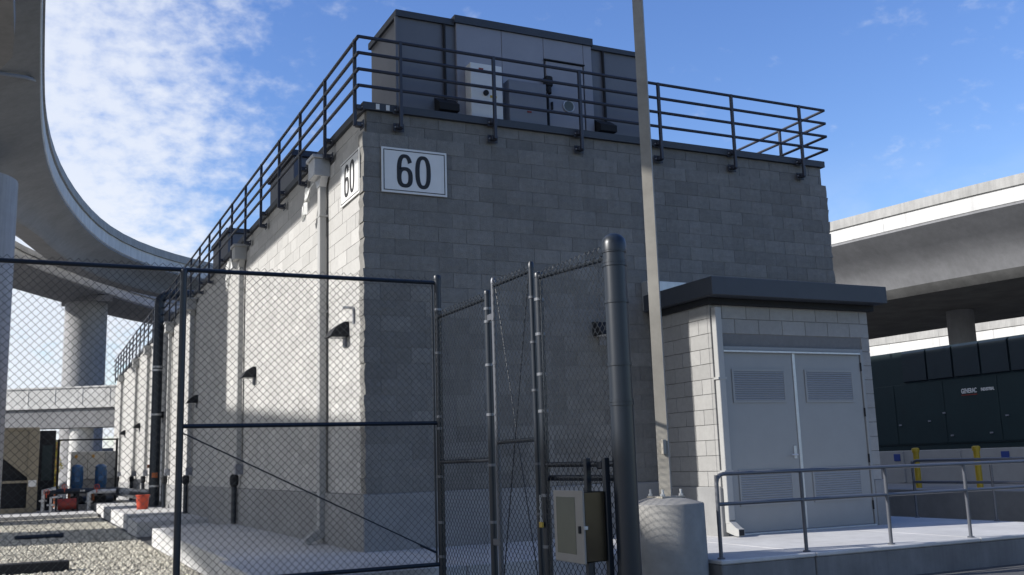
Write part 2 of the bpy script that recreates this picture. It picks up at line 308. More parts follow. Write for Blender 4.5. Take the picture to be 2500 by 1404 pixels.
# low bridge behind the left end of the building
low_ = thing('low_bridge', 'low white concrete bridge with framed parapet panels crossing behind the cooling equipment', 'bridge', (0, 42, GZ)); low_.rotation_euler.z = R(-36.9)
def lowz(x): return -.012*x
def lowbox(mb, x0, x1, y0, y1, z0, z1):
    mb.add([(x0,y0,z0+lowz(x0)),(x1,y0,z0+lowz(x1)),(x1,y1,z0+lowz(x1)),(x0,y1,z0+lowz(x0)),(x0,y0,z1+lowz(x0)),(x1,y0,z1+lowz(x1)),(x1,y1,z1+lowz(x1)),(x0,y1,z1+lowz(x0))], [(0,3,2,1),(4,5,6,7),(0,1,5,4),(1,2,6,5),(2,3,7,6),(3,0,4,7)])
b = MB(); lowbox(b, -44, 1.0, 42.05, 42.3, 4.47, 5.42); lowbox(b, -44, 1.0, 42.0, 42.35, 5.42, 5.5); lowbox(b, -36, 16, 41.97, 42.35, 4.40, 4.5)
for k in range(-28, 1):
    x = k*1.55-.3; lowbox(b, x-.035, x+.035, 42.03, 42.06, 4.5, 5.42)
b.build('parapet', M['concw'], low_)
pm = MB(); pm.cbox(-.55, .55, -.010, 0, -.24, .24, .008); pm = pm.mesh('parapet_panel', M['concw'])
for k in range(-12, 0):
    x = k*1.55+.475
    link('parapet_panel', pm, low_, at=(x, 42.05, 4.95+lowz(x)))
b = MB(); lowbox(b, -44, 1.0, 42.1, 43.3, 3.42, 4.40); b.build('girder', M['conc'], low_)
b = MB(); b.lathe(-2.3, 42.8, [(.58,GZ),(.58,3.43)], 18); b.build('pier', M['concw'], low_, True)
b = MB(); b.lathe(-16, 42.8, [(.58,GZ),(.58,3.6)], 18); b.build('pier', M['concw'], low_, True)
b = MB(); b.cbox(-60, 6, 52, 52.6, GZ, 2.6, .02); tag(b.build('retaining_wall', M['wall2']), 'low grey concrete retaining wall in the shade under the low bridge', 'wall')
# elevated guideway added out of view on the left; its shade falls on the foot of the wall and the apron
gw = thing('sun_blocker_deck', 'elevated concrete guideway and tower added out of view to block the sun', 'blocker', (-24, 16, GZ))
b = MB(); dz = .08
vs = []
for y in (-40, 17): o_ = dz*(y-5.3); vs += [(-25,y,12.8+o_),(-23,y,12.6+o_),(-23,y,14.65+o_),(-23.2,y,14.68+o_),(-25,y,14.7+o_)]
b.add(vs, [(0,1,6,5),(1,2,7,6),(2,3,8,7),(3,4,9,8),(4,0,5,9),(0,4,3,2,1),(5,6,7,8,9)]); b.build('girder', M['conc'], gw)
b = MB(); b.cbox(-26, -23, 15.4, 20.4, GZ, 21.5, .03); b.build('sun_blocker_tower', M['conc'], gw)  # unseen tower added to throw the wide upright shadow on the side wall
for y in (-30, -8): b = MB(); b.lathe(-24, y, [(.8,GZ),(.8,12.7+dz*(y-5.3)+.1)], 16); b.build('pier', M['conc'], gw, True)

# ------------------------------------------------------------------ block building
BX, BY, ZF, ZL, ZC, ZTOP = 7.87, 41.3, .69, 5.34, 5.65, 5.75
CW, CH, J = .4064, .2022, .006
bld = thing('block_building', 'long grey concrete block utility building with split faced front and sunlit side wall', 'building', (4, 20, 0))
b = MB(); b.box(.006, BX-.01, .10, BY-.01, ZF-.02, ZL-.002); b.build('wall', M['mortars'], bld)
b = MB(); b.box(.05, BX-.05, .05, BY-.05, ZL-.002, ZC); b.build('parapet_core', M['mortar'], bld)
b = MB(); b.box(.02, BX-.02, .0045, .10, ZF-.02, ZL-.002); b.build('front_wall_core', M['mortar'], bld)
for x, m_ in ((.16, 'white'), (.30, 'white'), (4.62, 'tape')):
    b = MB(); b.cbox(x, x+.05, -.018, -.0125, ZC+.01, ZC+.085, .001); b.build('tape_scrap', M[m_], bld)
b = MB(); b.cbox(-.05, BX+.05, -.045, BY+.05, -.15, ZF-.002, .012); b.build('foundation', M['found'], bld)
b = MB(); b.box(-.012, .16, -.012, BY+.01, ZC, ZTOP); b.box(.16, BX+.01, -.012, .16, ZC, ZTOP); b.box(BX-.15, BX+.012, .16, BY+.01, ZC, ZTOP); b.build('coping', M['fascia'], bld)
b = MB(); b.box(.15, BX-.15, .15, BY-.1, ZC-.1, ZC-.05); b.build('roof', M['boxgrey'], bld)
def rough_block(w, h, seed, d=.07, amp=.010, endl=0., endr=0.):
    r = random.Random(seed); nx, ny = 4, 2; vs = []; fs = []
    for j in range(ny+1):
        for i in range(nx+1):
            edge = i in (0, nx) or j in (0, ny)
            x = -w/2+w*i/nx; z = -h/2+h*j/ny
            if i == 0 and endl: x -= r.uniform(0, endl)
            if i == nx and endr: x += r.uniform(0, endr)
            y = -(r.uniform(-.002, .004) if edge else r.uniform(.003, amp)); vs.append((x, y, z))
    for j in range(ny):
        for i in range(nx): a = j*(nx+1)+i; fs.append((a, a+1, a+nx+2, a+nx+1))
    ring = [i for i in range(nx+1)]+[j*(nx+1)+nx for j in range(1, ny+1)]+[ny*(nx+1)+i for i in range(nx-1, -1, -1)]+[j*(nx+1) for j in range(ny-1, 0, -1)]
    o = len(vs); vs += [(vs[k][0], d, vs[k][2]) for k in ring]; n = len(ring)
    fs += [(ring[k], o+k, o+(k+1)%n, ring[(k+1)%n]) for k in range(n)]
    return vs, fs
mesh_cache = {}
def rmesh(w, var, el=0, er=0, d=.07):
    k = (round(w, 3), var, el, er)
    if k not in mesh_cache:
        m_ = MB(); m_.add(*rough_block(w, CH-J, var*31+int(w*1000), d, endl=el, endr=er)); mesh_cache[k] = m_.mesh('block', M['blk'])
    return mesh_cache[k]
cand = []; ncr = 23
for c in range(ncr):
    z = ZF+CH*(c+.5); off = 0 if c % 2 else -CW/2; x = off
    while x < BX-.02:
        x0, x1 = max(x, 0), min(x+CW, BX); x += CW
        if x1-x0 < .06: continue
        xc = (x0+x1)/2
        if 4.36 < x0 and x1 < 7.05 and z < 3.0: continue      # behind the shed
        cand.append((x0, x1, z, x0 == 0, x1 == BX))
def area(c): a = project((c[0],0,c[2])); q = project((c[1],0,c[2])); return (q[0]-a[0])*CH*FPX/a[2]
cand.sort(key=area, reverse=True)
fld = MB()
for i, (x0, x1, z, L_, R_) in enumerate(cand):
    w = x1-x0-J; var = random.randrange(10); xc = (x0+x1)/2
    if i < 300 or L_ or R_ : pass
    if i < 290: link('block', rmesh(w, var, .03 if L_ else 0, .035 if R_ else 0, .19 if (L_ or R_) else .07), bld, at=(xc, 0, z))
    else:
        vs, fs = rough_block(w, CH-J, random.randrange(10**6), endl=.03 if L_ else 0, endr=.035 if R_ else 0, d=.19 if (L_ or R_) else .07)
        fld.add([(a+xc, b_, c_+z) for a, b_, c_ in vs], fs, random.random()*.98+.001)
for c, z0 in enumerate((ZL, ZL+.155)):                       # two smooth recessed courses under the coping
    x = .045-(CW/2 if c else 0)
    while x < BX-.05:
        x0, x1 = max(x, .045), min(x+CW, BX-.045); x += CW
        if x1-x0 > .05: fld.box(x0+J/2, x1-J/2, .042, .1, z0+J/2, z0+.155-J/2, random.random()*.98+.001)
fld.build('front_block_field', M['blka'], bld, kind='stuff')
sf = MB()
def side_tone(): return min(.99, max(.01, random.gauss(.42, .16)+(.42 if random.random() < .17 else 0)))
for c in range(ncr):
    z = ZF+CH*c; y = .195-(CW/2 if c % 2 else 0)
    while y < BY-.05:
        y0, y1 = max(y, .195), min(y+CW, BY); y += CW
        if y1-y0 > .05:
            pr = random.uniform(0, .003); sf.box(-pr, .06, y0+J/2, y1-J/2, z+J/2, z+CH-J/2, side_tone())
for c, z0 in enumerate((ZL, ZL+.155)):
    y = .11-(CW/2 if c else 0)
    while y < BY-.05:
        y0, y1 = max(y, .11), min(y+CW, BY-.05); y += CW
        if y1-y0 > .05: sf.box(.042, .1, y0+J/2, y1-J/2, z0+J/2, z0+.155-J/2, side_tone())
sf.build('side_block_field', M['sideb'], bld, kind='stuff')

# ------------------------------------------------------------------ roof guardrail
gr = thing('roof_guardrail', 'dark blue four rail guardrail bolted round the roof edge of the block building', 'guardrail', (0, 0, ZC))
RO = .105
for z in (6.60, 6.375, 6.15, 5.925):
    b = MB(); r_ = .024
    b.tube([(-RO, BY+.1, z), (-RO, -RO, z)], r_, 8); b.tube([(-RO, -RO, z), (BX+RO-.1, -RO, z)], r_, 8); b.tube([(BX+RO-.1, -RO, z), (BX+RO-.1, BY*.6, z)], r_, 8)
    b.build('rail', M['navy'], gr, True)
pf = MB(); pf.cbox(-.022, .022, -.022, .022, -.40, .80); pf = pf.mesh('post', M['navy'])
pl = MB(); pl.cbox(-.075, .075, 0, .014, -.055, .055, .003); pl.cbox(-.045, .045, -.075, .0, -.03, .03, .003); plm = pl.mesh('bracket_plate', M['navy'])
bo = MB()
for sx in (-.052, .052): bo.tube([(sx, -.014, 0), (sx, .0, 0)], .011, 6)
bom = bo.mesh('bolt', M['galv'])
def rail_post(x, y, rot, zb, detail=True):
    p = link('post', pf, gr, at=(x, y, 5.82))
    if detail:
        for dz_ in (-.14, -.375):
            q = bpy.data.objects.new('bracket_plate', plm); COL.objects.link(q); q.parent = p
            q.location = Vector((0, .09, dz_)) if rot == 0 else Vector((.09, 0, dz_)) if rot == 1 else Vector((-.06, 0, dz_)); q.rotation_euler.z = (0, -R(90), R(90))[rot]
            q = bpy.data.objects.new('bolt_pair', bom); COL.objects.link(q); q.parent = p
            q.location = Vector((0, .09, dz_)) if rot == 0 else Vector((.09, 0, dz_)) if rot == 1 else Vector((-.06, 0, dz_)); q.rotation_euler.z = (0, -R(90), R(90))[rot]
for k in range(6): rail_post(.475+1.372*k, -RO, 0, 5.4)
for k in range(28): rail_post(-RO, .06+1.487*k, 1, 5.4, k < 12)
for k in range(9): rail_post(BX+RO-.1, 1.0+1.5*k, 2, 5.4, False)

# ------------------------------------------------------------------ roof plant
pu = thing('roof_plant_room', 'large grey metal roof plant enclosure with pale centre panels and a porthole door', 'plant enclosure', (2.7, 1.2, ZC))
b = MB(); b.box(.70, 4.84, .62, 1.84, ZC-.05, 7.40); b.build('casing', M['unitd'], pu)
b = MB(); b.box(.66, 1.56, .58, 1.88, 7.33, 7.425); b.box(3.86, 4.87, .58, 1.88, 7.33, 7.405); b.box(1.545, 3.865, .53, 1.88, 7.36, 7.475); b.build('roof_trim', M['fascia'], pu)
for x0, x1 in ((.66, .70), (4.84, 4.88)): b = MB(); b.box(x0, x1, .6, .66, ZC-.05, 7.33); b.build('corner_trim', M['unitd'], pu)
for x0, x1 in ((1.575, 2.30), (2.305, 3.0), (3.70, 3.845)): b = MB(); b.cbox(x0, x1, .56, .62, ZC-.05, 7.36, .004); b.build('front_panel', M['unit'], pu)
b = MB(); b.cbox(3.005, 3.695, .56, .62, 7.03, 7.36, .004); b.build('front_panel', M['unit'], pu)
d_ = MB(); d_.cbox(3.03, 3.67, .545, .62, ZC-.05, 6.99, .005); d_ = d_.build('door', M['unit'], pu)
b = MB(); b.tube([(3.39,.548,6.31),(3.39,.53,6.31)], .085, 20); b.build('porthole', M['glass'], d_, True)
b = MB(); b.tube([(3.39+.09*math.cos(a*R(18)), .535, 6.31+.09*math.sin(a*R(18))) for a in range(21)], .010, 6); b.build('porthole_ring', M['galv'], d_, True)
b = MB(); b.cbox(3.09, 3.115, .515, .546, 6.22, 6.34, .003); b.build('handle', M['dark'], d_)
b = MB(); b.cbox(3.0, 3.70, .52, .56, 7.0, 7.018, .002); b.build('drip_edge', M['dark'], pu)
for x in (1.40, 4.07): b = MB(); b.cyl(x, .59, 6.12, 7.33, .022, 8); b.build('downpipe', M['dark'], pu, True)
for x0, x1 in ((1.24, 1.545), (3.87, 4.16)):
    b = MB(); b.prism([(.62, 6.19), (.42, 6.06), (.42, 5.96), (.62, 5.96)], 'x', x0, x1); b.build('intake_hood', M['dark'], pu)
q = MB(); q.cbox(1.70, 2.20, .36, .56, ZC, 6.70, .006); q = q.build('control_cabinet', M['white'], pu, label='white control cabinet with a dark rotary switch')
b = MB(); b.tube([(1.93,.36,6.26),(1.93,.33,6.26)], .04, 14); b.build('switch', M['dark'], q, True)
b = MB(); b.box(2.0, 2.1, .352, .36, 6.20, 6.235); b.build('warning_label', M['yellow'], q)
b = MB(); b.box(1.83, 1.9, .352, .36, 6.60, 6.63); b.build('maker_label', M['red'], q)
b = MB(); b.box(1.83, 2.17, .354, .36, 6.575, 6.583); b.build('vent_slot', M['dark'], q)
q = MB(); q.cbox(2.315, 2.93, .38, .56, ZC, 6.54, .006); q = q.build('control_cabinet', M['boxgrey'], pu, label='grey control cabinet beside the white one')
b = MB(); b.box(2.60, 2.67, .372, .38, 6.06, 6.085); b.build('maker_label', M['red'], q)
b = MB(); b.cbox(2.97, 3.09, .44, .56, 6.55, 6.72, .02); b.tube([(3.03,.5,6.55),(3.03,.46,6.44)], [.05,.03], 10); b.tube([(3.03,.53,6.44),(3.03,.53,5.7)], .022, 8); b.build('flood_light', M['dark'], pu)
for sx, x in ((.30, 6.55), (.17, 5.9)): pass
def roof_box(x0, x1, y0, y1, z1, label):
    t = thing('roof_fan_housing', label, 'roof fan', ((x0+x1)/2, (y0+y1)/2, ZC), 'dark roof fan housings behind the side rails')
    b = MB(); b.cbox(x0, x1, y0, y1, ZC-.05, z1-.12, .01); b.build('casing', M['unitd'], t); b = MB(); b.cbox(x0-.05, x1+.05, y0-.05, y1+.05, z1-.12, z1, .01); b.build('lid', M['navy'], t)
    b = MB(); 
    for k in range(4): b.box(x0+.15, x1-.15, y0-.02, y0, ZC+.3+.09*k, ZC+.34+.09*k)
    b.build('louvre', M['dark'], t)
roof_box(.4, 1.55, 5.6, 7.6, 6.83, 'dark roof fan housing behind the side railing, nearest the front corner')
roof_box(.4, 1.5, 12.4, 14.6, 6.90, 'dark roof fan housing behind the side railing, farther from the front corner')

# ------------------------------------------------------------------ number signs
def digit_mesh(ch, h, m):
    me = text_mesh(ch, h/.7*1.0, .72, .0, .002); me.materials.clear(); me.materials.append(m); return me
def number_sign(label, origin, rz, w, h):
    t = thing('number_sign', label, 'sign', origin, 'number signs at the front corner'); t.rotation_euler.z = rz
    z_ = Vector(origin); 
    def put(mb, nm, m): return mb.build(nm, m, t)
    def loc(o): o.location = (0,0,0); return o
    b = MB(); b.cbox(-w/2, w/2, -.012, .004, -h/2, h/2, .002); loc(put(b, 'panel', M['white']))
    b = MB(); e = .028; k = .011; yy = -.0145
    for x0, x1, z0, z1 in ((-w/2+e, w/2-e, h/2-e-k, h/2-e), (-w/2+e, w/2-e, -h/2+e, -h/2+e+k), (-w/2+e, -w/2+e+k, -h/2+e+k, h/2-e-k), (w/2-e-k, w/2-e, -h/2+e+k, h/2-e-k)): b.box(x0, x1, yy, -.0125, z0, z1)
    loc(put(b, 'border', M['text']))
    for ch, dx in (('6', -.128), ('0', .128)):
        me = bold_digit(ch); o = link('digit', me, t); o.location = (dx-.01, -.0135, 0)
def bold_digit(ch):
    m = MB(); H, Wd, th = .455, .22, .062; n = 40
    def ell(cx, cz, a, bb, k, p=2.5): 
        c, s_ = math.cos(k), math.sin(k); return (cx+a*abs(c)**(2/p)*(1 if c > 0 else -1), cz+bb*abs(s_)**(2/p)*(1 if s_ > 0 else -1))
    def ring(cx, cz, a, bb, t, k0=0, k1=2*math.pi):
        o = [ell(cx, cz, a, bb, k0+(k1-k0)*i/n) for i in range(n+1)]; q = [ell(cx, cz, a-t, bb-t*.8, k0+(k1-k0)*i/n) for i in range(n+1)]
        vs = [(x, -.002, z) for x, z in o]+[(x, -.002, z) for x, z in q]+[(x, .002, z) for x, z in o]+[(x, .002, z) for x, z in q]; N_ = n+1
        m.add(vs, [(i, i+1, N_+i+1, N_+i) for i in range(n)]+[(i, i+1, 2*N_+i+1, 2*N_+i) for i in range(n)])
    if ch == '0': ring(0, 0, Wd/2, H/2, th)
    else:
        ring(0, -H/2+.14, Wd/2, .14, th)                      # bowl
        ring(0, 0, Wd/2, H/2, th, R(28), R(188))              # upper stroke, closing down the left side
        m.box(-Wd/2, -Wd/2+th, -.0021, .0019, -H/2+.12, .02)
    return m.mesh('digit', M['text'])
number_sign('white 60 number sign on the shaded front wall', (.684, -.016, 4.85), 0, .918, .612)
number_sign('white 60 number sign on the sunlit side wall beside the first downspout', (-.016, .57, 4.86), R(-90), .88, .62)

# ------------------------------------------------------------------ side wall fittings
def downspout(y, label, first=False):
    t = thing('downspout', label, 'downspout', (0, y, 0), 'downspouts along the side wall'); 
    b = MB(); b.cbox(-.24, -.004, y-.17, y+.17, 5.18, 5.44, .006); b.cbox(-.27, -.004, y-.20, y+.20, 5.44, 5.49, .005); b.prism([(y-.17,5.18),(y+.17,5.18),(y+.06,5.05),(y-.06,5.05)], 'x', -.14, -.03); b.build('scupper_head', M['galv'] if first else M['spout'], t)
    lo = .12 if first else 1.15
    b = MB(); b.cbox(-.13, -.03, y-.06, y+.06, lo, 5.06, .008); b.build('pipe', M['spout'], t)
    for z in (1.6, 3.2, 4.6):
        b = MB(); b.cbox(-.136, -.003, y-.075, y+.075, z, z+.03, .002); b.build('strap', M['spout'], t)
    if first: b = MB(); b.prism([(-.13,.20),(-.03,.20),(-.03,.1),(-.28,.0),(-.32,.07)], 'y', y-.055, y+.055); b.build('kickout', M['spout'], t)
    else:
        b = MB(); b.cyl(-.12, y+.16, .02, .72, .055, 12); b.build('drain_pipe', M['black'], t, True)
        b = MB(); b.lathe(-.12, y+.16, [(.05,.72),(.085,.76),(.085,.92),(.05,.96)], 12); b.build('drain_cap', M['dark'], t, True)
        b = MB(); b.cbox(-.15, -.003, y-.12, y+.02, .95, 1.15, .006); b.build('junction_box', M['boxgrey'], t)
for y, lb in ((1.80, 'pale downspout with white scupper head nearest the front corner, running to the apron'), (8.0, 'second downspout from the front corner, joining a black drain pipe in the shade'),
              (14.7, 'third downspout from the front corner, in full sun just past the wide shadow'), (19.2, 'fourth downspout from the front corner, just before the tall black pipe'),
              (25.3, 'fifth downspout from the front corner, just beyond the tall black pipe'), (29.6, 'sixth downspout from the front corner'), (36.5, 'farthest downspout, by the far end of the side wall')):
    downspout(y, lb, y < 2)
def crumple(x, y, z, w, h, seed):
    r = random.Random(seed); m = MB(); nx, ny = 7, 5; vs = [(x-r.uniform(.0,.08)-.02, y+w*(i/nx-.5)*(1-.5*j/ny)+.07*j, z-h*j/ny+.05*r.uniform(-1,1)) for j in range(ny+1) for i in range(nx+1)]
    m.add(vs, [(j*(nx+1)+i, j*(nx+1)+i+1, (j+1)*(nx+1)+i+1, (j+1)*(nx+1)+i) for j in range(ny) for i in range(nx)]); me = m.mesh('plastic_wrap', M['white'])
    return me
o = link('plastic_wrap', crumple(-.13, 2.1, 5.14, .34, .42, 3)); so_ = o.modifiers.new('s', 'SOLIDIFY'); so_.thickness = .006; tag(o, 'torn white plastic sheet hanging under the nearest scupper head', 'plastic sheet')
o = link('plastic_wrap', crumple(-.2, 8.25, 5.2, .4, .5, 5)); so_ = o.modifiers.new('s', 'SOLIDIFY'); so_.thickness = .006; tag(o, 'torn white plastic sheet wrapped round the second scupper head', 'plastic sheet')
def wall_light_proto(loc, label, rz=0):
    t = thing('wall_light', label, 'wall light', loc, 'wedge shaped lights on the walls')
    b = MB(); b.prism([(-.26,-.07),(-.005,-.07),(-.005,.13),(-.07,.125),(-.19,.04)], 'y', -.15, .15); h = b.build('hood', M['dark'], t); h.location = (0,0,0)
    b = MB(); b.cbox(-.035, -.004, -.05, .05, -.20, -.07, .004); h = b.build('back_plate', M['boxgrey'], t); h.location = (0,0,0)
    b = MB(); b.cbox(-.22, -.04, -.11, .11, -.08, -.071, .003); h = b.build('lens', M['white'], t); h.location = (0,0,0)
    t.rotation_euler.z = rz; return t
wl = wall_light_proto((0, .85, 2.80), 'dark wedge wall light by the sunlit front corner')
for y, lb in ((6.9, 'dark wedge wall light beside the second downspout'), (14.05, 'dark wedge wall light at the left edge of the wide shadow'), (21.1, 'dark wedge wall light beside the tall black pipe'),
              (28.4, 'dark wedge wall light beyond the tall black pipe'), (34.8, 'farthest dark wedge wall light on the side wall')): dup(wl, (0, y, 2.80), lb)
f_ = dup(wl, (3.46, 0, 2.80), 'dark wedge wall light on the shaded front wall seen through the chain link'); f_.rotation_euler.z = R(90)
t = thing('wall_bracket', 'small pale steel bracket on the sunlit wall above the corner light', 'bracket', (0, .5, 3.06))
b = MB(); b.cbox(-.16, -.004, .44, .5, 3.06, 3.09, .004); b.build('arm', M['galv'], t); b = MB(); b.cbox(-.03, -.003, .42, .46, 2.86, 3.06, .003); b.build('plate', M['boxgrey'], t)
# tall black pipe riser
t = thing('pipe_riser', 'tall black insulated pipe rising up the side wall with an elbow over the roof edge', 'pipe', (-.3, 20.6, 0))
pr = .15; pts = [(-.27,20.6,.05),(-.27,20.6,6.25)]+[(-.27+.35*(1-math.cos(a)), 20.6, 6.25+.35*math.sin(a)) for a in (R(15),R(30),R(45),R(60),R(75),R(90))]+[(1.6,20.6,6.6)]
b = MB(); b.tube(pts, pr, 16); b.build('pipe', M['black'], t, True)
for z in (4.15, 4.25, 2.78, .62): b = MB(); b.cyl(-.27, 20.6, z, z+.06, pr+.012, 16); b.build('band', M['galv'], t, True)
b = MB(); b.tube([(-.27,20.75,.40),(-.5,21.6,.40),(-.6,23,.40),(-.6,31,.40)], .16, 12); b.build('floor_pipe', M['black'], t, True)
b = MB(); b.cyl(-.15, 22.0, .6, 1.5, .05, 8); b.tube([(-.15,22,1.5),(-.15,22.5,1.62),(-.15,23.2,1.62)], .035, 8); b.tube([(-.12,20.2,.2),(-.12,20.2,1.7)], .03, 8); b.build('branch_pipe', M['galv'], t, True)
b = MB(); b.cyl(-.3, 20.2, .9, 1.05, .09, 10); b.build('valve', M['rust'], t, True); b = MB(); b.cyl(-.38, 21.0, 1.2, 1.3, .07, 10); b.build('valve', M['rust'], t, True)
t = thing('bucket', 'orange plastic bucket standing on the path beside the tall black pipe', 'bucket', (-.75, 18.9, .03))
b = MB(); b.lathe(-.75, 18.9, [(.15,.03),(.185,.40),(.20,.40),(.20,.44),(.18,.44),(.14,.08)], 18); b.build('body', M['orange'], t, True)
b = MB(); b.tube([(-.75+.2*math.cos(a*R(20)), 18.9-.02-.1*math.sin(a*R(20)), .42-.16*math.sin(a*R(20))) for a in range(10)], .006, 5); b.build('handle', M['galv'], t, True)

# ------------------------------------------------------------------ shed
SX0, SX1, SY, SZ = 4.30, 7.10, -1.383, 3.02
sh = thing('electrical_shed', 'small concrete block shed with pale double doors and a dark flat roof', 'shed', (5.7, -.7, 0))
DX0, DX1, DZ = 4.44, 6.885, 2.40
b = MB(); b.box(SX0+.01, DX0-.05, SY+.01, -.05, -.02, SZ); b.box(DX1+.05, SX1-.01, SY+.01, -.05, -.02, SZ); b.box(DX0-.05, DX1+.05, SY+.01, -.05, DZ+.05, SZ); b.box(DX0-.05, DX1+.05, -.3, -.05, -.02, DZ+.05); b.build('wall', M['mortar'], sh)
for x0, x1 in ((SX0-.03, DX0-.06), (DX1+.06, SX1+.03)): b = MB(); b.cbox(x0, x1, SY-.02, -.05, -.1, .62, .01); b.build('foundation', M['found'], sh)
bc = {}
def fblock(w, h):
    k = (round(w, 3), round(h, 3))
    if k not in bc: m_ = MB(); m_.cbox(-w/2, w/2, -.002, .06, -h/2, h/2, .003); bc[k] = m_.mesh('block', M['shedb'])
    return bc[k]
SC = .2
for c in range(12):
    z = .62+SC*c; H = SC-J
    if z > SZ-.02: break
    # front
    x = SX0-(CW/2 if c % 2 else 0)
    while x < SX1-.01:
        x0, x1 = max(x, SX0), min(x+CW, SX1); x += CW
        if z < DZ+.06:
            segs = [(x0, min(x1, DX0-.055))] if x0 < DX0-.06 else []
            if x1 > DX1+.06: segs.append((max(x0, DX1+.055), x1))
        else: segs = [(x0, x1)]
        for a, b_ in segs:
            if b_-a > .04: link('block', fblock(b_-a-J, H), sh, at=((a+b_)/2, SY, z+SC/2))
    y = SY+.05-(0 if c % 2 else CW/2)
    while y < -.03:
        y0, y1 = max(y, SY+.05), min(y+CW, -.02); y += CW
        if y1-y0 > .05:
            o = link('block', fblock(y1-y0-J, H), sh, at=(SX0-.001, (y0+y1)/2, z+SC/2)); o.rotation_euler.z = R(-90)
b = MB(); b.cbox(4.14, 7.21, -1.69, -.07, 3.085, 3.325, .006); b.build('roof_slab', M['fascia'], sh)
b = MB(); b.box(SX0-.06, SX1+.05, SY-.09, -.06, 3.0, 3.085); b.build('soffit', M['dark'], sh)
b = MB()
b.cbox(DX0-.05, DX0, SY-.02, SY+.12, 0, DZ+.05, .004); b.cbox(DX1, DX1+.05, SY-.02, SY+.12, 0, DZ+.05, .004); b.cbox(DX0, DX1, SY-.02, SY+.12, DZ, DZ+.05, .004); b.build('door_frame', M['door'], sh)
b = MB(); b.cbox(DX0+.02, DX1-.02, SY-.045, SY-.02, DZ-.03, DZ-.003, .003); b.build('door_seal', M['galv'], sh)
b = MB(); b.cbox(DX0, DX1, SY-.05, SY+.1, .0, .022, .004); b.build('threshold', M['galv'], sh)
mid = (DX0+DX1)/2
for s_ in (0, 1):
    x0, x1 = ((DX0+.006, mid-.006), (mid+.006, DX1-.006))[s_]
    d_ = MB(); d_.cbox(x0, x1, SY, SY+.045, .025, DZ-.004, .004); d_ = d_.build('door', M['door'], sh)
    lx0, lx1 = (x0+.15, x1-.16) if s_ == 0 else (x0+.17, x1-.16)
    for z0, z1 in ((1.70, 2.15), (.36, .82)):
        b = MB(); e = .03
        for q in ((lx0, lx1, z1-e, z1), (lx0, lx1, z0, z0+e), (lx0, lx0+e, z0+e, z1-e), (lx1-e, lx1, z0+e, z1-e)): b.box(q[0], q[1], SY-.013, SY-.001, q[2], q[3])
        v = b.build('louvre_vent', M['door'], d_)
        n = 13
        b = MB(); b.box(lx0+e, lx1-e, SY-.003, SY-.001, z0+e, z1-e); b.build('vent_recess', M['dark'], v)
        sm = MB(); hh = (z1-z0-2*e)/n; sm.prism([(-.014, -.2*hh), (-.004, .48*hh), (-.003, .3*hh), (-.011, -.45*hh)], 'x', -(lx1-lx0)/2+e, (lx1-lx0)/2-e); sm = sm.mesh('slat', M['door'])
        for k in range(n):
            o = bpy.data.objects.new('slat', sm); COL.objects.link(o); o.parent = d_; o.location = Vector(((lx0+lx1)/2, SY, z0+e+hh*(k+.5)))-WO[sh.name]-Vector(d_.location)
    for z in (.22, .86, 1.5, 2.14):
        b = MB(); xx = x0-.004 if s_ == 0 else x1+.004; b.cyl(xx, SY-.012, z, z+.12, .011, 8); b.build('hinge', M['dark'], d_, True)
    if s_ == 0:
        b = MB(); b.cbox(x1-.11, x1-.06, SY-.012, SY-.001, .95, 1.12, .004); b.tube([(x1-.085,SY-.01,1.0),(x1-.085,SY-.055,1.0),(x1-.19,SY-.055,1.0)], .010, 8); b.build('handle', M['galv'], d_, True)
    else: b = MB(); b.cbox(x0-.03, x0+.02, SY-.012, SY-.002, .03, DZ-.01, .003); b.build('astragal', M['galv'], d_)
t = thing('shed_downspout', 'tall grey downspout with open kickout on the front corner of the shed', 'downspout', (4.37, -1.47, 0))
b = MB(); b.cbox(4.32, 4.42, -1.485, -1.395, .16, 2.96, .006); b.build('pipe', M['spout'], t)
b = MB(); b.prism([(-1.395,.16),(-1.395,.06),(-1.60,.012),(-1.66,.012),(-1.66,.10),(-1.61,.115),(-1.485,.19),(-1.485,.2)], 'x', 4.325, 4.415); b.build('kickout', M['spout'], t)
b = MB(); b.box(4.332, 4.408, -1.664, -1.655, .02, .092); b.build('outlet', M['dark'], t)
for z in (.8, 2.0): b = MB(); b.cbox(4.30, 4.44, -1.49, -1.386, z, z+.03, .002); b.build('strap', M['spout'], t)
t = thing('wall_hood', 'dark framed box hood on the front wall behind the lamp pole', 'vent hood', (4.5, -.1, 3.1))
b = MB(); b.cbox(4.17, 4.85, -.16, .01, 3.36, 3.54, .004); b.cbox(4.17, 4.21, -.2, .01, 3.12, 3.36, .004); b.build('frame', M['galv'], t); b = MB(); b.cbox(4.21, 4.85, -.13, .012, 3.36-.24, 3.36, .004); b.build('casing', M['navy'], t)

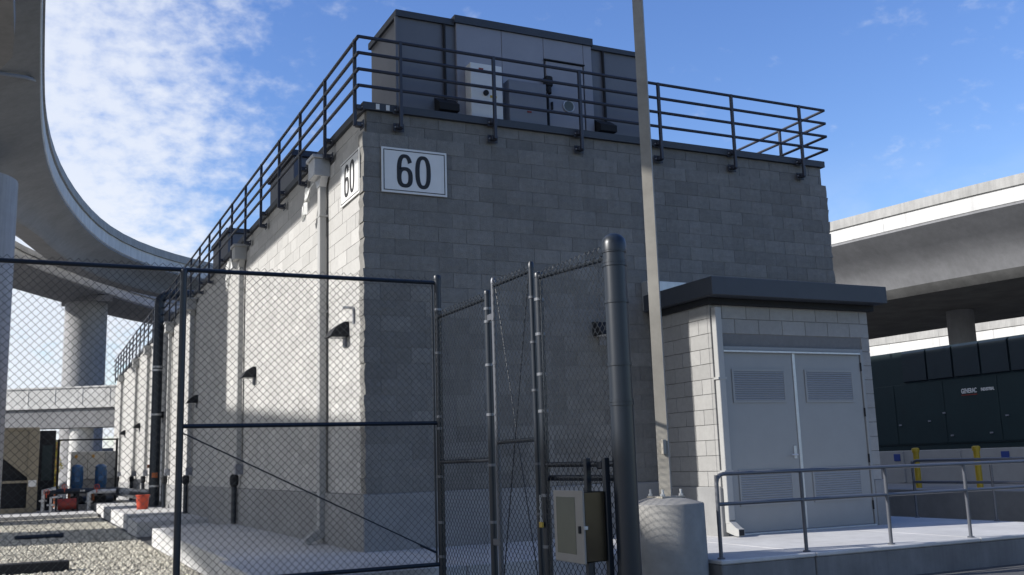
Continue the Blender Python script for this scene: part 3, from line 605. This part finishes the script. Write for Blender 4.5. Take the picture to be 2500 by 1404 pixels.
# ------------------------------------------------------------------ lamp pole on its pedestal
t = thing('lamp_pole', 'tall weathered square steel pole bolted to a round concrete pedestal in front of the shed', 'lamp pole', (2.12, -3.35, GZ))
b = MB(); b.lathe(2.10, -3.35, [(.405,GZ),(.395,.545),(.387,.56),(.2,.61),(.0001,.635)], 40); b.build('pedestal', M['ped'], t, True)
ang = R(-40); pm_ = MB(); hw = .058
vs = []
for z in (.63, 10.5):
    k = hw*(1 if z < 5 else .9); vs += [(2.12+k*(cx_*math.cos(ang)-cy_*math.sin(ang)), -3.35+k*(cx_*math.sin(ang)+cy_*math.cos(ang)), z) for cx_, cy_ in ((-1,-1),(1,-1),(1,1),(-1,1))]
ang2 = 0
pm_.add(vs, [(0,1,5,4),(1,2,6,5),(2,3,7,6),(3,0,4,7),(4,5,6,7)]); pm_.build('pole', M['pole'], t)
b = MB(); b.cbox(1.98, 2.26, -3.49, -3.21, .612, .632, .004); b.build('base_plate', M['pole'], t)
for dx, dy in ((-.11,-.11),(.11,-.11),(.11,.11),(-.11,.11)): b = MB(); b.cyl(2.12+dx, -3.35+dy, .60, .70, .013, 8); b.cyl(2.12+dx, -3.35+dy, .634, .656, .024, 6); b.build('anchor_bolt', M['galv'], t, True)
b = MB(); b.cbox(2.06, 2.1, -3.44, -3.40, 1.05, 1.2, .004); b.build('hand_hole_cover', M['pole'], t)

# ------------------------------------------------------------------ chain link fence
DI = .0718
def fabric(p0, p1, z0, z1, r=.0028):
    p0, p1 = np.array(p0, float), np.array(p1, float); L_ = np.linalg.norm(p1-p0); d = (p1-p0)/L_; nrm = np.array([-d[1], d[0]])
    nw = int(L_/(DI/2)); ns = int((z1-z0)/(DI/2)); V = []; F = []
    for k in range(nw):
        u = k*DI/2; i = np.arange(ns+1); uu = u+np.where((i+k) % 2 == 0, 0, DI/2)+rng.normal(0, .0017, ns+1); zz = z1-i*DI/2-.012*np.sin(u*1.9+.7)*i/ns; ww = np.where((i+k) % 2 == 0, -1, 1)*r*.9+.010*np.sin(u*2.3+i*.11)*np.sin(3.14*i/ns)
        P = np.stack([p0[0]+d[0]*uu+nrm[0]*ww, p0[1]+d[1]*uu+nrm[1]*ww, zz], -1)
        t_ = np.stack([d[0]*np.ones(ns+1)*0, np.zeros(ns+1), np.zeros(ns+1)], -1)
        offs = [np.array([d[0]*c+nrm[0]*s, d[1]*c+nrm[1]*s, 0.])*r*1.15 for c, s in ((1,0),(-.5,.87),(-.5,-.87))]
        base = sum(len(x) for x in V); V.append(np.concatenate([P+o for o in offs]))
        n1_ = ns+1
        for a, b_ in ((0,1),(1,2),(2,0)):
            j = np.arange(ns); F.append(np.stack([base+a*n1_+j, base+b_*n1_+j, base+b_*n1_+j+1, base+a*n1_+j+1], -1))
    V = np.concatenate(V); F = np.concatenate(F)
    me = bpy.data.meshes.new('chain_link_mesh'); me.vertices.add(len(V)); me.vertices.foreach_set('co', V.ravel()); me.loops.add(F.size); me.loops.foreach_set('vertex_index', F.ravel())
    me.polygons.add(len(F)); me.polygons.foreach_set('loop_start', np.arange(0, F.size, 4)); me.update(calc_edges=True); me.materials.append(M['wire']); return me
def post(t, x, y, z1, r, dome=False, bands=(), nm='post'):
    b = MB(); b.cyl(x, y, GZ-.1, z1-.02, r, 18); p = b.build(nm, M['black'], t, True)
    b = MB(); hh = r*(1.0 if dome else .55)
    b.lathe(x, y, [(r*1.1,z1-.05-(.02 if dome else 0)),(r*1.1,z1-.02),(r*1.0,z1-.02+hh*.45),(r*.7,z1-.02+hh*.8),(r*.3,z1-.02+hh*.97),(.001,z1-.02+hh)], 18); b.build('post_cap', M['black'], p, True)
    for z in bands: b = MB(); b.cyl(x, y, z-.012, z+.012, r+.006, 18); b.build('band', M['black' if dome else 'band'], p, True)
    return p
def bar(t, a, b_, r, nm): m_ = MB(); m_.tube([a, b_], r, 10); return m_.build(nm, M['black'], t, True)
def ties(t, a, b_, n, r):
    m_ = MB(); a, b_ = Vector(a), Vector(b_)
    for i in range(n):
        p = a+(b_-a)*((i+.5)/n); d = (b_-a).normalized(); m_.tube([p-d*.006, p+d*.006], r+.004, 8)
    m_.build('tie_wires', M['wire'], t, kind='stuff')
FY = -2.5
fa = thing('chain_link_fence', 'black chain link fence across the left foreground with a diagonal brace rod', 'fence', (-2.5, FY, GZ))
post(fa, 0, FY, 2.97, .037, bands=(2.6, 2.15, 1.5, 1.38, .9, .45, .12)); post(fa, -2.53, FY, 2.9, .031); post(fa, -5.06, FY, 2.9, .031); post(fa, -7.6, FY, 2.9, .031)
bar(fa, (-7.6, FY, 2.885), (0, FY, 2.885), .021, 'top_rail'); bar(fa, (-2.50, FY, 1.435), (-.03, FY, 1.435), .021, 'brace_rail'); bar(fa, (-7.6, FY, .045), (0, FY, .045), .021, 'bottom_rail')
bar(fa, (-2.50, FY-.01, 1.37), (-.06, FY-.01, .16), .0065, 'truss_rod'); bar(fa, (-.24, FY-.01, .245), (-.06, FY-.01, .16), .012, 'turnbuckle')
bar(fa, (-.058, FY, .05), (-.058, FY, 2.86), .010, 'tension_bar'); ties(fa, (-7.5, FY, 2.885), (-.1, FY, 2.885), 42, .021)
link('chain_link_mesh', fabric((-7.6, FY+.022), (-.05, FY+.022), -.05, 2.945), fa, 'stuff')
fb = thing('chain_link_fence', 'narrow black chain link panel between the fence corner post and the gate', 'fence', (0, -3.1, GZ))
post(fb, 0, -3.755, 2.60, .031, bands=(2.30, 2.42, 1.9, 1.45, 1.0, .5)); bar(fb, (0, FY-.04, 2.525), (0, -3.755, 2.525), .021, 'top_rail'); bar(fb, (0, FY-.04, 1.043), (0, -3.755, 1.043), .021, 'brace_rail')
bar(fb, (0, FY-.08, -.2), (0, FY-.08, 2.5), .008, 'tension_bar'); link('chain_link_mesh', fabric((-.022, FY-.05), (-.022, -3.72), -.28, 2.575), fb, 'stuff'); ties(fb, (0, FY-.08, 2.525), (0, -3.72, 2.525), 9, .021)
gt = thing('pedestrian_gate', 'narrow black chain link gate with crossed brace rods', 'gate', (0, -4.27, GZ))
for y in (-3.895, -4.665): 
    p = MB(); p.cyl(0, y, -.25, 2.66, .024, 14); p.lathe(0, y, [(.027,2.63),(.027,2.66),(.018,2.685),(.001,2.69)], 14); p.build('stile', M['hand'] if y > -4 else M['black'], gt, True)
for z in (2.615, 1.198, -.2): bar(gt, (0, -3.895, z), (0, -4.665, z), .02, 'rail')
bar(gt, (.012, -3.92, 2.58), (.012, -4.64, -.15), .005, 'brace_rod'); bar(gt, (-.012, -3.92, -.15), (-.012, -4.64, 2.58), .005, 'brace_rod')
link('chain_link_mesh', fabric((-.02, -3.92), (-.02, -4.64), -.22, 2.66), gt, 'stuff')
for z in (2.3, .3): b = MB(); b.cbox(-.02, .02, -3.90, -3.74, z, z+.06, .006); b.build('hinge', M['hand'], gt)
for z in (2.38, 2.0, 1.6, 1.0, .6): b = MB(); b.cyl(0, -4.665, z-.01, z+.01, .03, 14); b.build('band', M['hand'], gt, True)
for z in (2.3, 1.9, 1.45, .9): b = MB(); b.cyl(0, -3.895, z-.01, z+.01, .029, 14); b.build('band', M['hand'], gt, True)
ties(gt, (0, -3.95, 2.615), (0, -4.62, 2.615), 7, .02)
fc = thing('chain_link_fence', 'black chain link panel between the gate and the thick domed corner post', 'fence', (0, -5.4, GZ))
lp = post(fc, 0, -4.795, 2.575, .036, bands=(2.34, 2.05, 1.72, 1.42, .75, .35), nm='latch_post'); post(fc, 0, -6.0, 2.57, .083, True, (2.5, 2.42, 2.40, 2.13, 1.68, 1.42, 1.40), nm='corner_post')
bar(fc, (0, -4.8, 2.53), (0, -5.93, 2.47), .021, 'top_rail'); bar(fc, (0, -4.8, .99), (0, -5.93, .985), .021, 'brace_rail'); bar(fc, (.05, -4.8, .885), (.05, -5.93, .885), .024, 'brace_rail')
bar(fc, (-.01, -4.85, -.2), (-.01, -4.85, 2.5), .009, 'tension_bar'); link('chain_link_mesh', fabric((-.022, -4.83), (-.022, -5.93), -.28, 2.57), fc, 'stuff'); ties(fc, (0, -4.86, 2.525), (0, -5.9, 2.475), 9, .021)
t = thing('padlock_chain', 'loop of chain with a brass padlock hanging on the gate latch post', 'padlock', (-.05, -4.80, .62))
b = MB()
for i in range(9):
    z = .74-.022*i; a = i % 2; c = (-.058, -4.80+.006*math.sin(i*2.)); b.tube([(c[0]+.007*math.cos(k*R(60))*(1-a), c[1]+.007*math.cos(k*R(60))*a, z+.015*math.sin(k*R(60))) for k in range(7)], .0028, 5)
b.build('chain', M['galv'], t, True); b = MB(); b.cbox(-.072, -.048, -4.83, -4.785, .50, .545, .004); b.build('lock_body', M['brass'], t)
b = MB(); b.tube([(-.06,-4.822,.54),(-.06,-4.822,.56),(-.06,-4.807,.575),(-.06,-4.793,.56),(-.06,-4.793,.54)], .004, 6); b.build('shackle', M['galv'], t, True)
# control cabinet on strut posts
cc = thing('control_cabinet', 'stainless control cabinet with a framed window door on black strut posts by the corner post', 'cabinet', (-.2, -5.7, GZ))
b = MB(); b.cbox(-.285, -.115, -5.905, -5.50, .325, .80, .006); b.build('casing', M['steel'], cc)
d_ = MB(); d_.cbox(-.305, -.288, -5.92, -5.49, .315, .81, .004); d_ = d_.build('door', M['cabframe'], cc)
b = MB(); b.cbox(-.3075, -.304, -5.81, -5.535, .375, .765, .001); b.build('window', M['glass'], d_)
b = MB(); b.cbox(-.318, -.305, -5.885, -5.862, .52, .57, .003); b.build('latch', M['dark'], d_)
b = MB(); b.cbox(-.30, -.27, -5.925, -5.905, .545, .57, .003); b.build('hasp', M['galv'], d_)
for y, x in ((-5.62, -.085), (-5.90, -.094)): b = MB(); b.cbox(x-.021, x+.021, y-.021, y+.021, GZ, 1.03, .004); b.build('strut_post', M['black'], cc)
b = MB(); b.cbox(-.265, -.225, -5.895, -5.855, GZ, .326, .004); b.build('strut_post', M['black'], cc)
b = MB(); b.cbox(-.05, -.0, -5.75, -5.69, .95, 1.01, .008); b.build('clamp', M['black'], cc)

# ------------------------------------------------------------------ handrails
def handrail(label, loc, pts, posts, zs, r=.021, mid_r=.019):
    t = thing('handrail', label, 'handrail', loc, 'grey pipe handrails round the entrance slab')
    for z, nm, rr in ((zs[0], 'top_rail', r), (zs[1], 'mid_rail', mid_r)):
        p = [Vector((x, y, z)) for x, y in pts]
        if nm == 'top_rail':
            d = (p[1]-p[0]).normalized(); s = p[0]; p = [s+Vector((0,0,-.5)), s+Vector((0,0,-.09))]+[s+d*(.09*(1-math.cos(a)))+Vector((0,0,-.09+.09*math.sin(a))) for a in (R(30),R(60),R(90))]+p[1:]
        b = MB(); b.tube(p, rr, 12); b.build(nm, M['hand'], t, True)
    for x, y in posts: b = MB(); b.cyl(x, y, 0, zs[0]-.01, r*.95, 12); b.lathe(x, y, [(.04,.001),(.04,.012),(.024,.018)], 12); b.build('post', M['hand'], t, True)
    return t
handrail('grey two rail handrail along the front edge of the sunlit slab', (5, -3.66, 0), [(2.53,-3.66),(9.2,-3.66)], [(2.53,-3.66),(3.63,-3.66),(4.83,-3.66),(6.07,-3.66),(7.25,-3.66),(8.4,-3.66)], (.835,.535))
handrail('grey two rail handrail at the far right edge of the slab, before the generator', (8.44, -2, 0), [(8.44,-.7),(8.44,-3.55)], [(8.44,-.7),(8.44,-2.1),(8.44,-3.4)], (.85,.53))

# ------------------------------------------------------------------ generator, bollards
ge = thing('standby_generator', 'huge dark green standby generator enclosure on a white base tank under the viaduct', 'generator', (14.8, 0, .3))
GX = 13.5; y0, y1 = -5.2, 6.3
b = MB(); b.cbox(GX, GX+2.6, y0, y1, 1.10, 3.15, .02); b.cbox(GX+.02, GX+2.6, y0+.02, y1-.02, 1.0, 1.10, .005); b.build('enclosure', M['green'], ge)
b = MB(); b.box(GX+.12, GX+2.5, y0+.1, y1-.1, .97, 1.02); b.build('skid_gap', M['dark'], ge)
for k in range(7):
    a = 3.97-k*.675; b = MB(); b.prism([(GX-.001, 2.46),(GX-.045, 2.48),(GX-.045, 3.09),(GX-.001, 3.13)], 'y', a-.625, a); 
    vs = [(x, y, z) for (x, y, z) in b.v]; b.build('louvre_panel', M['greenp'], ge)
for y, z in ((4.2,1.55),(3.4,1.6),(2.85,1.28),(1.9,1.30),(1.5,1.62),(.6,1.6),(3.0,1.75)):
    b = MB(); b.cbox(GX-.034, GX-.012, y-.035, y+.035, z-.016, z+.016, .003); b.build('latch', M['boxgrey'], ge)
for k in range(8): a = 5.6-k*1.32; b = MB(); b.cbox(GX-.012, GX-.001, a-1.29, a, 1.14, 2.42, .004); b.build('access_door', M['green'], ge)
b = MB(); b.cbox(GX-.05, GX+2.65, y0-.05, y1+.05, .30, 1.0, .01); b.build('base_tank', M['tank'], ge)
for k in range(6): b = MB(); y = 4.2-1.5*k; b.cbox(GX-.075, GX-.05, y-.04, y+.04, .32, .97, .004); b.build('tank_rib', M['tank'], ge)
for y in (4.35, 1.62): b = MB(); b.cbox(GX-.062, GX-.052, y-.09, y+.09, .78, .93, .001); b.build('hazard_placard', M['bluesign'], ge)
for body, size, yc, z, m_ in (('GENERAC', .135, 2.33, 2.16, 'textw'), ('INDUSTRIAL', .085, 1.885, 2.165, 'textw')):
    me = text_mesh(body, size, .62 if body == 'GENERAC' else .66, .002, .003); me.materials.clear(); me.materials.append(M[m_]); me.transform(Matrix(((0,0,-1,0),(-1,0,0,0),(0,1,0,0),(0,0,0,1)))); link('lettering', me, ge, at=(GX-.016, yc, z))
b = MB(); b.box(GX-.018, GX-.013, 2.14, 2.52, 2.075, 2.092); b.build('logo_underline', M['red'], ge)
def bollard(y, lb):
    t = thing('bollard', lb, 'bollard', (11.5, y, .3), 'yellow bollards before the generator'); b = MB(); b.lathe(11.5, y, [(.055,.3),(.055,.98)], 14); b.build('post', M['yellow'], t, True)
    b = MB(); b.lathe(11.5, y, [(.068,.96),(.072,1.0),(.068,1.035),(.04,1.05)], 14); b.build('cap', M['yellow'], t, True)
bollard(2.03, 'yellow bollard left of the handrail end, nearest the shed'); bollard(.66, 'yellow bollard in the shade farther right before the generator tank')

# ------------------------------------------------------------------ plant yard on the left
t = thing('cooling_tower', 'big tan cooling tower casing with dark open louvre bays at the left edge', 'cooling tower', (-6, 29, -.2))
b = MB(); b.box(-11, -3.5, 28.35, 31.5, -.2, 2.72); b.build('fill', M['dark'], t)
b = MB(); b.cbox(-11, -3.44, 28.0, 31.6, 2.70, 2.80, .01); b.cbox(-3.76, -3.42, 28.0, 31.6, -.2, 2.70, .01); b.cbox(-11, -3.76, 28.02, 28.3, -.2, -.03, .01); b.build('frame', M['tan'], t)
b = MB(); b.prism([(-3.76,2.70),(-3.76,1.02),(-5.0,2.1),(-6.5,2.1),(-6.5,2.70)], 'y', 28.06, 28.12); b.build('side_panel', M['tan'], t)
b = MB(); b.cbox(-11, -3.76, 28.04, 28.14, .84, .93, .006); b.build('cross_bar', M['tan'], t)
b = MB(); b.box(-3.72, -3.46, 27.985, 28.0, .70, .93); b.build('name_plate', M['white'], t)
t = thing('switchboard', 'tall dark switchboard standing between the tan cooling tower and the pumps', 'switchboard', (-3.1, 30, -.2)); b = MB(); b.cbox(-3.4, -2.85, 29.8, 30.2, -.2, 2.75, .01); b.build('casing', M['dark'], t); b = MB(); b.cbox(-3.3, -2.95, 29.78, 29.8, .9, 2.2, .004); b.build('door', M['green'], t)
def pump(x, lb):
    t = thing('pump', lb, 'pump', (x, 27, -.2), 'upright blue motored pumps')
    b = MB(); b.lathe(x, 27, [(.17,.55),(.19,.6),(.19,1.28),(.2,1.3),(.2,1.36),(.13,1.43),(.001,1.45)], 18); m_ = b.build('motor', M['blue'], t, True)
    b = MB(); 
    for k in range(14): a = k*2*math.pi/14; b.tube([(x+.195*math.cos(a), 27+.195*math.sin(a), .66), (x+.195*math.cos(a), 27+.195*math.sin(a), 1.24)], .012, 4)
    b.build('cooling_fins', M['blue'], m_); b = MB(); b.cbox(x-.1, x+.08, 26.72, 26.84, .8, 1.0, .01); b.build('terminal_box', M['blue'], m_)
    b = MB(); b.lathe(x, 27, [(.1,.3),(.12,.55)], 12); b.cbox(x-.2, x+.2, 26.8, 27.2, .0, .3, .04); b.build('volute', M['dark'], t)
    b = MB(); b.tube([(x-.45,27,.12),(x+.45,27,.12)], .12, 10); b.tube([(x-.45,27,.12),(x-.6,27,.12)], .17, 10); b.build('flange_pipe', M['black'], t, True)
    b = MB(); b.tube([(x-.26,26.7,.12),(x-.26,26.7,.52)], .05, 8); b.tube([(x-.36,26.7,.52),(x-.16,26.7,.52)], .02, 6); b.build('valve', M['rust'], t, True); b = MB(); b.cbox(x-.35, x+.35, 26.6, 27.4, -.2, .0, .01); b.build('plinth', M['found'], t)
pump(-2.17, 'blue motored pump nearer the tan cooling tower'); pump(-1.36, 'blue motored pump nearer the sunlit side wall')
t = thing('strainer', 'fat red pipe strainer lying in front of the pumps', 'strainer', (-2.5, 26, -.2)); b = MB(); b.tube([(-2.82,26,.04),(-2.2,26,.06)], .2, 14); b.build('body', M['red'], t, True)
for x in (-2.86, -2.16): b = MB(); b.tube([(x-.02,26,.05),(x+.02,26,.05)], .25, 14); b.build('flange', M['dark'], t, True)
b = MB(); b.cyl(-2.7, 26, -.2, -.1, .05, 8); b.cyl(-2.3, 26, -.2, -.1, .05, 8); b.build('foot', M['dark'], t, True)
t = thing('pipe_run', 'tangle of grey and black valve pipes beside the tan cooling tower', 'pipes', (-3, 25.6, -.2))
for i, p in enumerate([[(-3.3,25.8,-.2),(-3.3,25.8,.55),(-2.9,25.8,.62)], [(-3.05,25.6,-.2),(-3.05,25.6,.3),(-2.7,25.6,.34)], [(-3.3,26.4,.5),(-2.6,26.4,.5),(-1.2,26.4,.48),(-.8,26.4,.48)], [(-1.8,25.9,-.2),(-1.8,25.9,.4),(-1.6,25.9,.45),(-.9,25.9,.45)]]):
    b = MB(); b.tube(p, (.07,.05,.1,.08)[i], 10); b.build('pipe', M['galv' if i in (0,1,3) else 'black'], t, True)
for x, y, z in ((-3.3,25.8,.2),(-3.05,25.6,.05),(-1.8,25.9,.1),(-2.0,26.4,.5),(-1.3,26.4,.5)): b = MB(); b.lathe(x, y, [(.13,z-.03),(.13,z+.03)], 12); b.build('flange', M['galv'], t, True)
for x, y, z in ((-3.2,25.5,.5),(-1.55,25.8,.62),(-2.6,26.2,.66)): b = MB(); b.tube([(x+.09*math.cos(k*R(45)), y, z+.09*math.sin(k*R(45))) for k in range(9)], .014, 6); b.tube([(x,y,z-.2),(x,y,z+.02)], .018, 6); b.build('hand_wheel', M['orange'], t, True)
cb = thing('switch_cabinets', 'row of pale electrical cabinets with amber warning diamonds behind the pumps', 'cabinet', (-1.5, 31.3, -.2))
for i, (x0, x1) in enumerate(((-2.25,-1.66),(-1.65,-1.03),(-1.02,-.55))):
    b = MB(); b.cbox(x0, x1, 31, 31.6, .9, 1.96, .01); c_ = b.build('cabinet_door', M['cabw' if i < 2 else 'spout'], cb); xx = (x0+x1)/2
    if i < 2: b = MB(); b.prism([(xx-.12-.07,1.78),(xx-.12,1.86),(xx-.12+.07,1.78),(xx-.12,1.70)], 'y', 30.99, 31.0); b.build('warning_diamond', M['amber'], c_)
    b = MB(); b.cbox(xx+.1, xx+.14, 30.97, 31, 1.2, 1.32, .003); b.build('handle', M['dark'], c_)
b = MB(); b.box(-2.25, -.55, 31.05, 31.5, -.2, .9); b.build('plinth', M['found'], cb)
t = thing('steel_portal', 'thin dark steel portal standing over the pale electrical cabinets', 'portal', (-1.5, 30.8, -.2))
for x in (-2.72, -.62): b = MB(); b.cbox(x-.04, x+.04, 30.75, 30.83, -.2, 2.45, .006); b.build('upright', M['dark'], t)
b = MB(); b.cbox(-2.68, -.66, 30.76, 30.82, 2.39, 2.45, .006); b.build('beam', M['dark'], t)
t = thing('shrub', 'tall yellow leafed shrub growing behind the plant yard', 'shrub', (-2.75, 33, GZ)); b = MB(); b.tube([(-2.75,33,GZ),(-2.72,33,1.2),(-2.8,33.05,2.3)], [.035,.025,.012], 6)
for k in range(7): z = .4+.28*k; b.tube([(-2.74,33,z),(-2.74+random.uniform(-.3,.3),33+random.uniform(-.3,.3),z+.3)], [.014,.006], 5)
b.build('stem', M['rust'], t); lf = MB()
for k in range(1500):
    z = random.uniform(.4, 2.5); rr = .30*math.sqrt(random.random())*(.55+.45*math.sin(z*5+random.random())); a = random.uniform(0, 6.28); c = Vector((-2.75+rr*math.cos(a), 33+rr*math.sin(a), z)); u = Vector((random.gauss(0,1), random.gauss(0,1), random.gauss(0,1))).normalized(); v = u.orthogonal().normalized(); s_ = random.uniform(.025, .05)
    lf.add([c-u*s_, c+v*s_*.5, c+u*s_, c-v*s_*.5], [(0,1,2,3)])
lf.build('leaves', M['leaf'], t, kind='stuff')
t = thing('ground_pipe', 'short length of black pipe lying on the gravel', 'pipe', (-3.6, 12.6, GZ)); b = MB(); b.tube([(-3.95,12.9,GZ+.06),(-3.0,12.9,GZ+.06)], .05, 10); b.build('tube', M['black'], t, True); b = MB(); b.tube([(-3.05,12.9,GZ+.06),(-2.97,12.9,GZ+.06)], .065, 10); b.build('coupling', M['black'], t, True)
t = thing('timber_sleeper', 'dark timber sleeper lying on the gravel at the bottom left', 'sleeper', (-3.8, 4.1, GZ)); b = MB(); b.cbox(-6.0, -3.16, 4.05, 4.3, GZ, GZ+.16, .012); b.build('beam', M['dark'], t)
for o in COL.objects:
    if o.parent is None and o.name.split('.')[0] in ('pump', 'strainer', 'pipe_run'): o.location.x += .07; o.location.y += 1.75
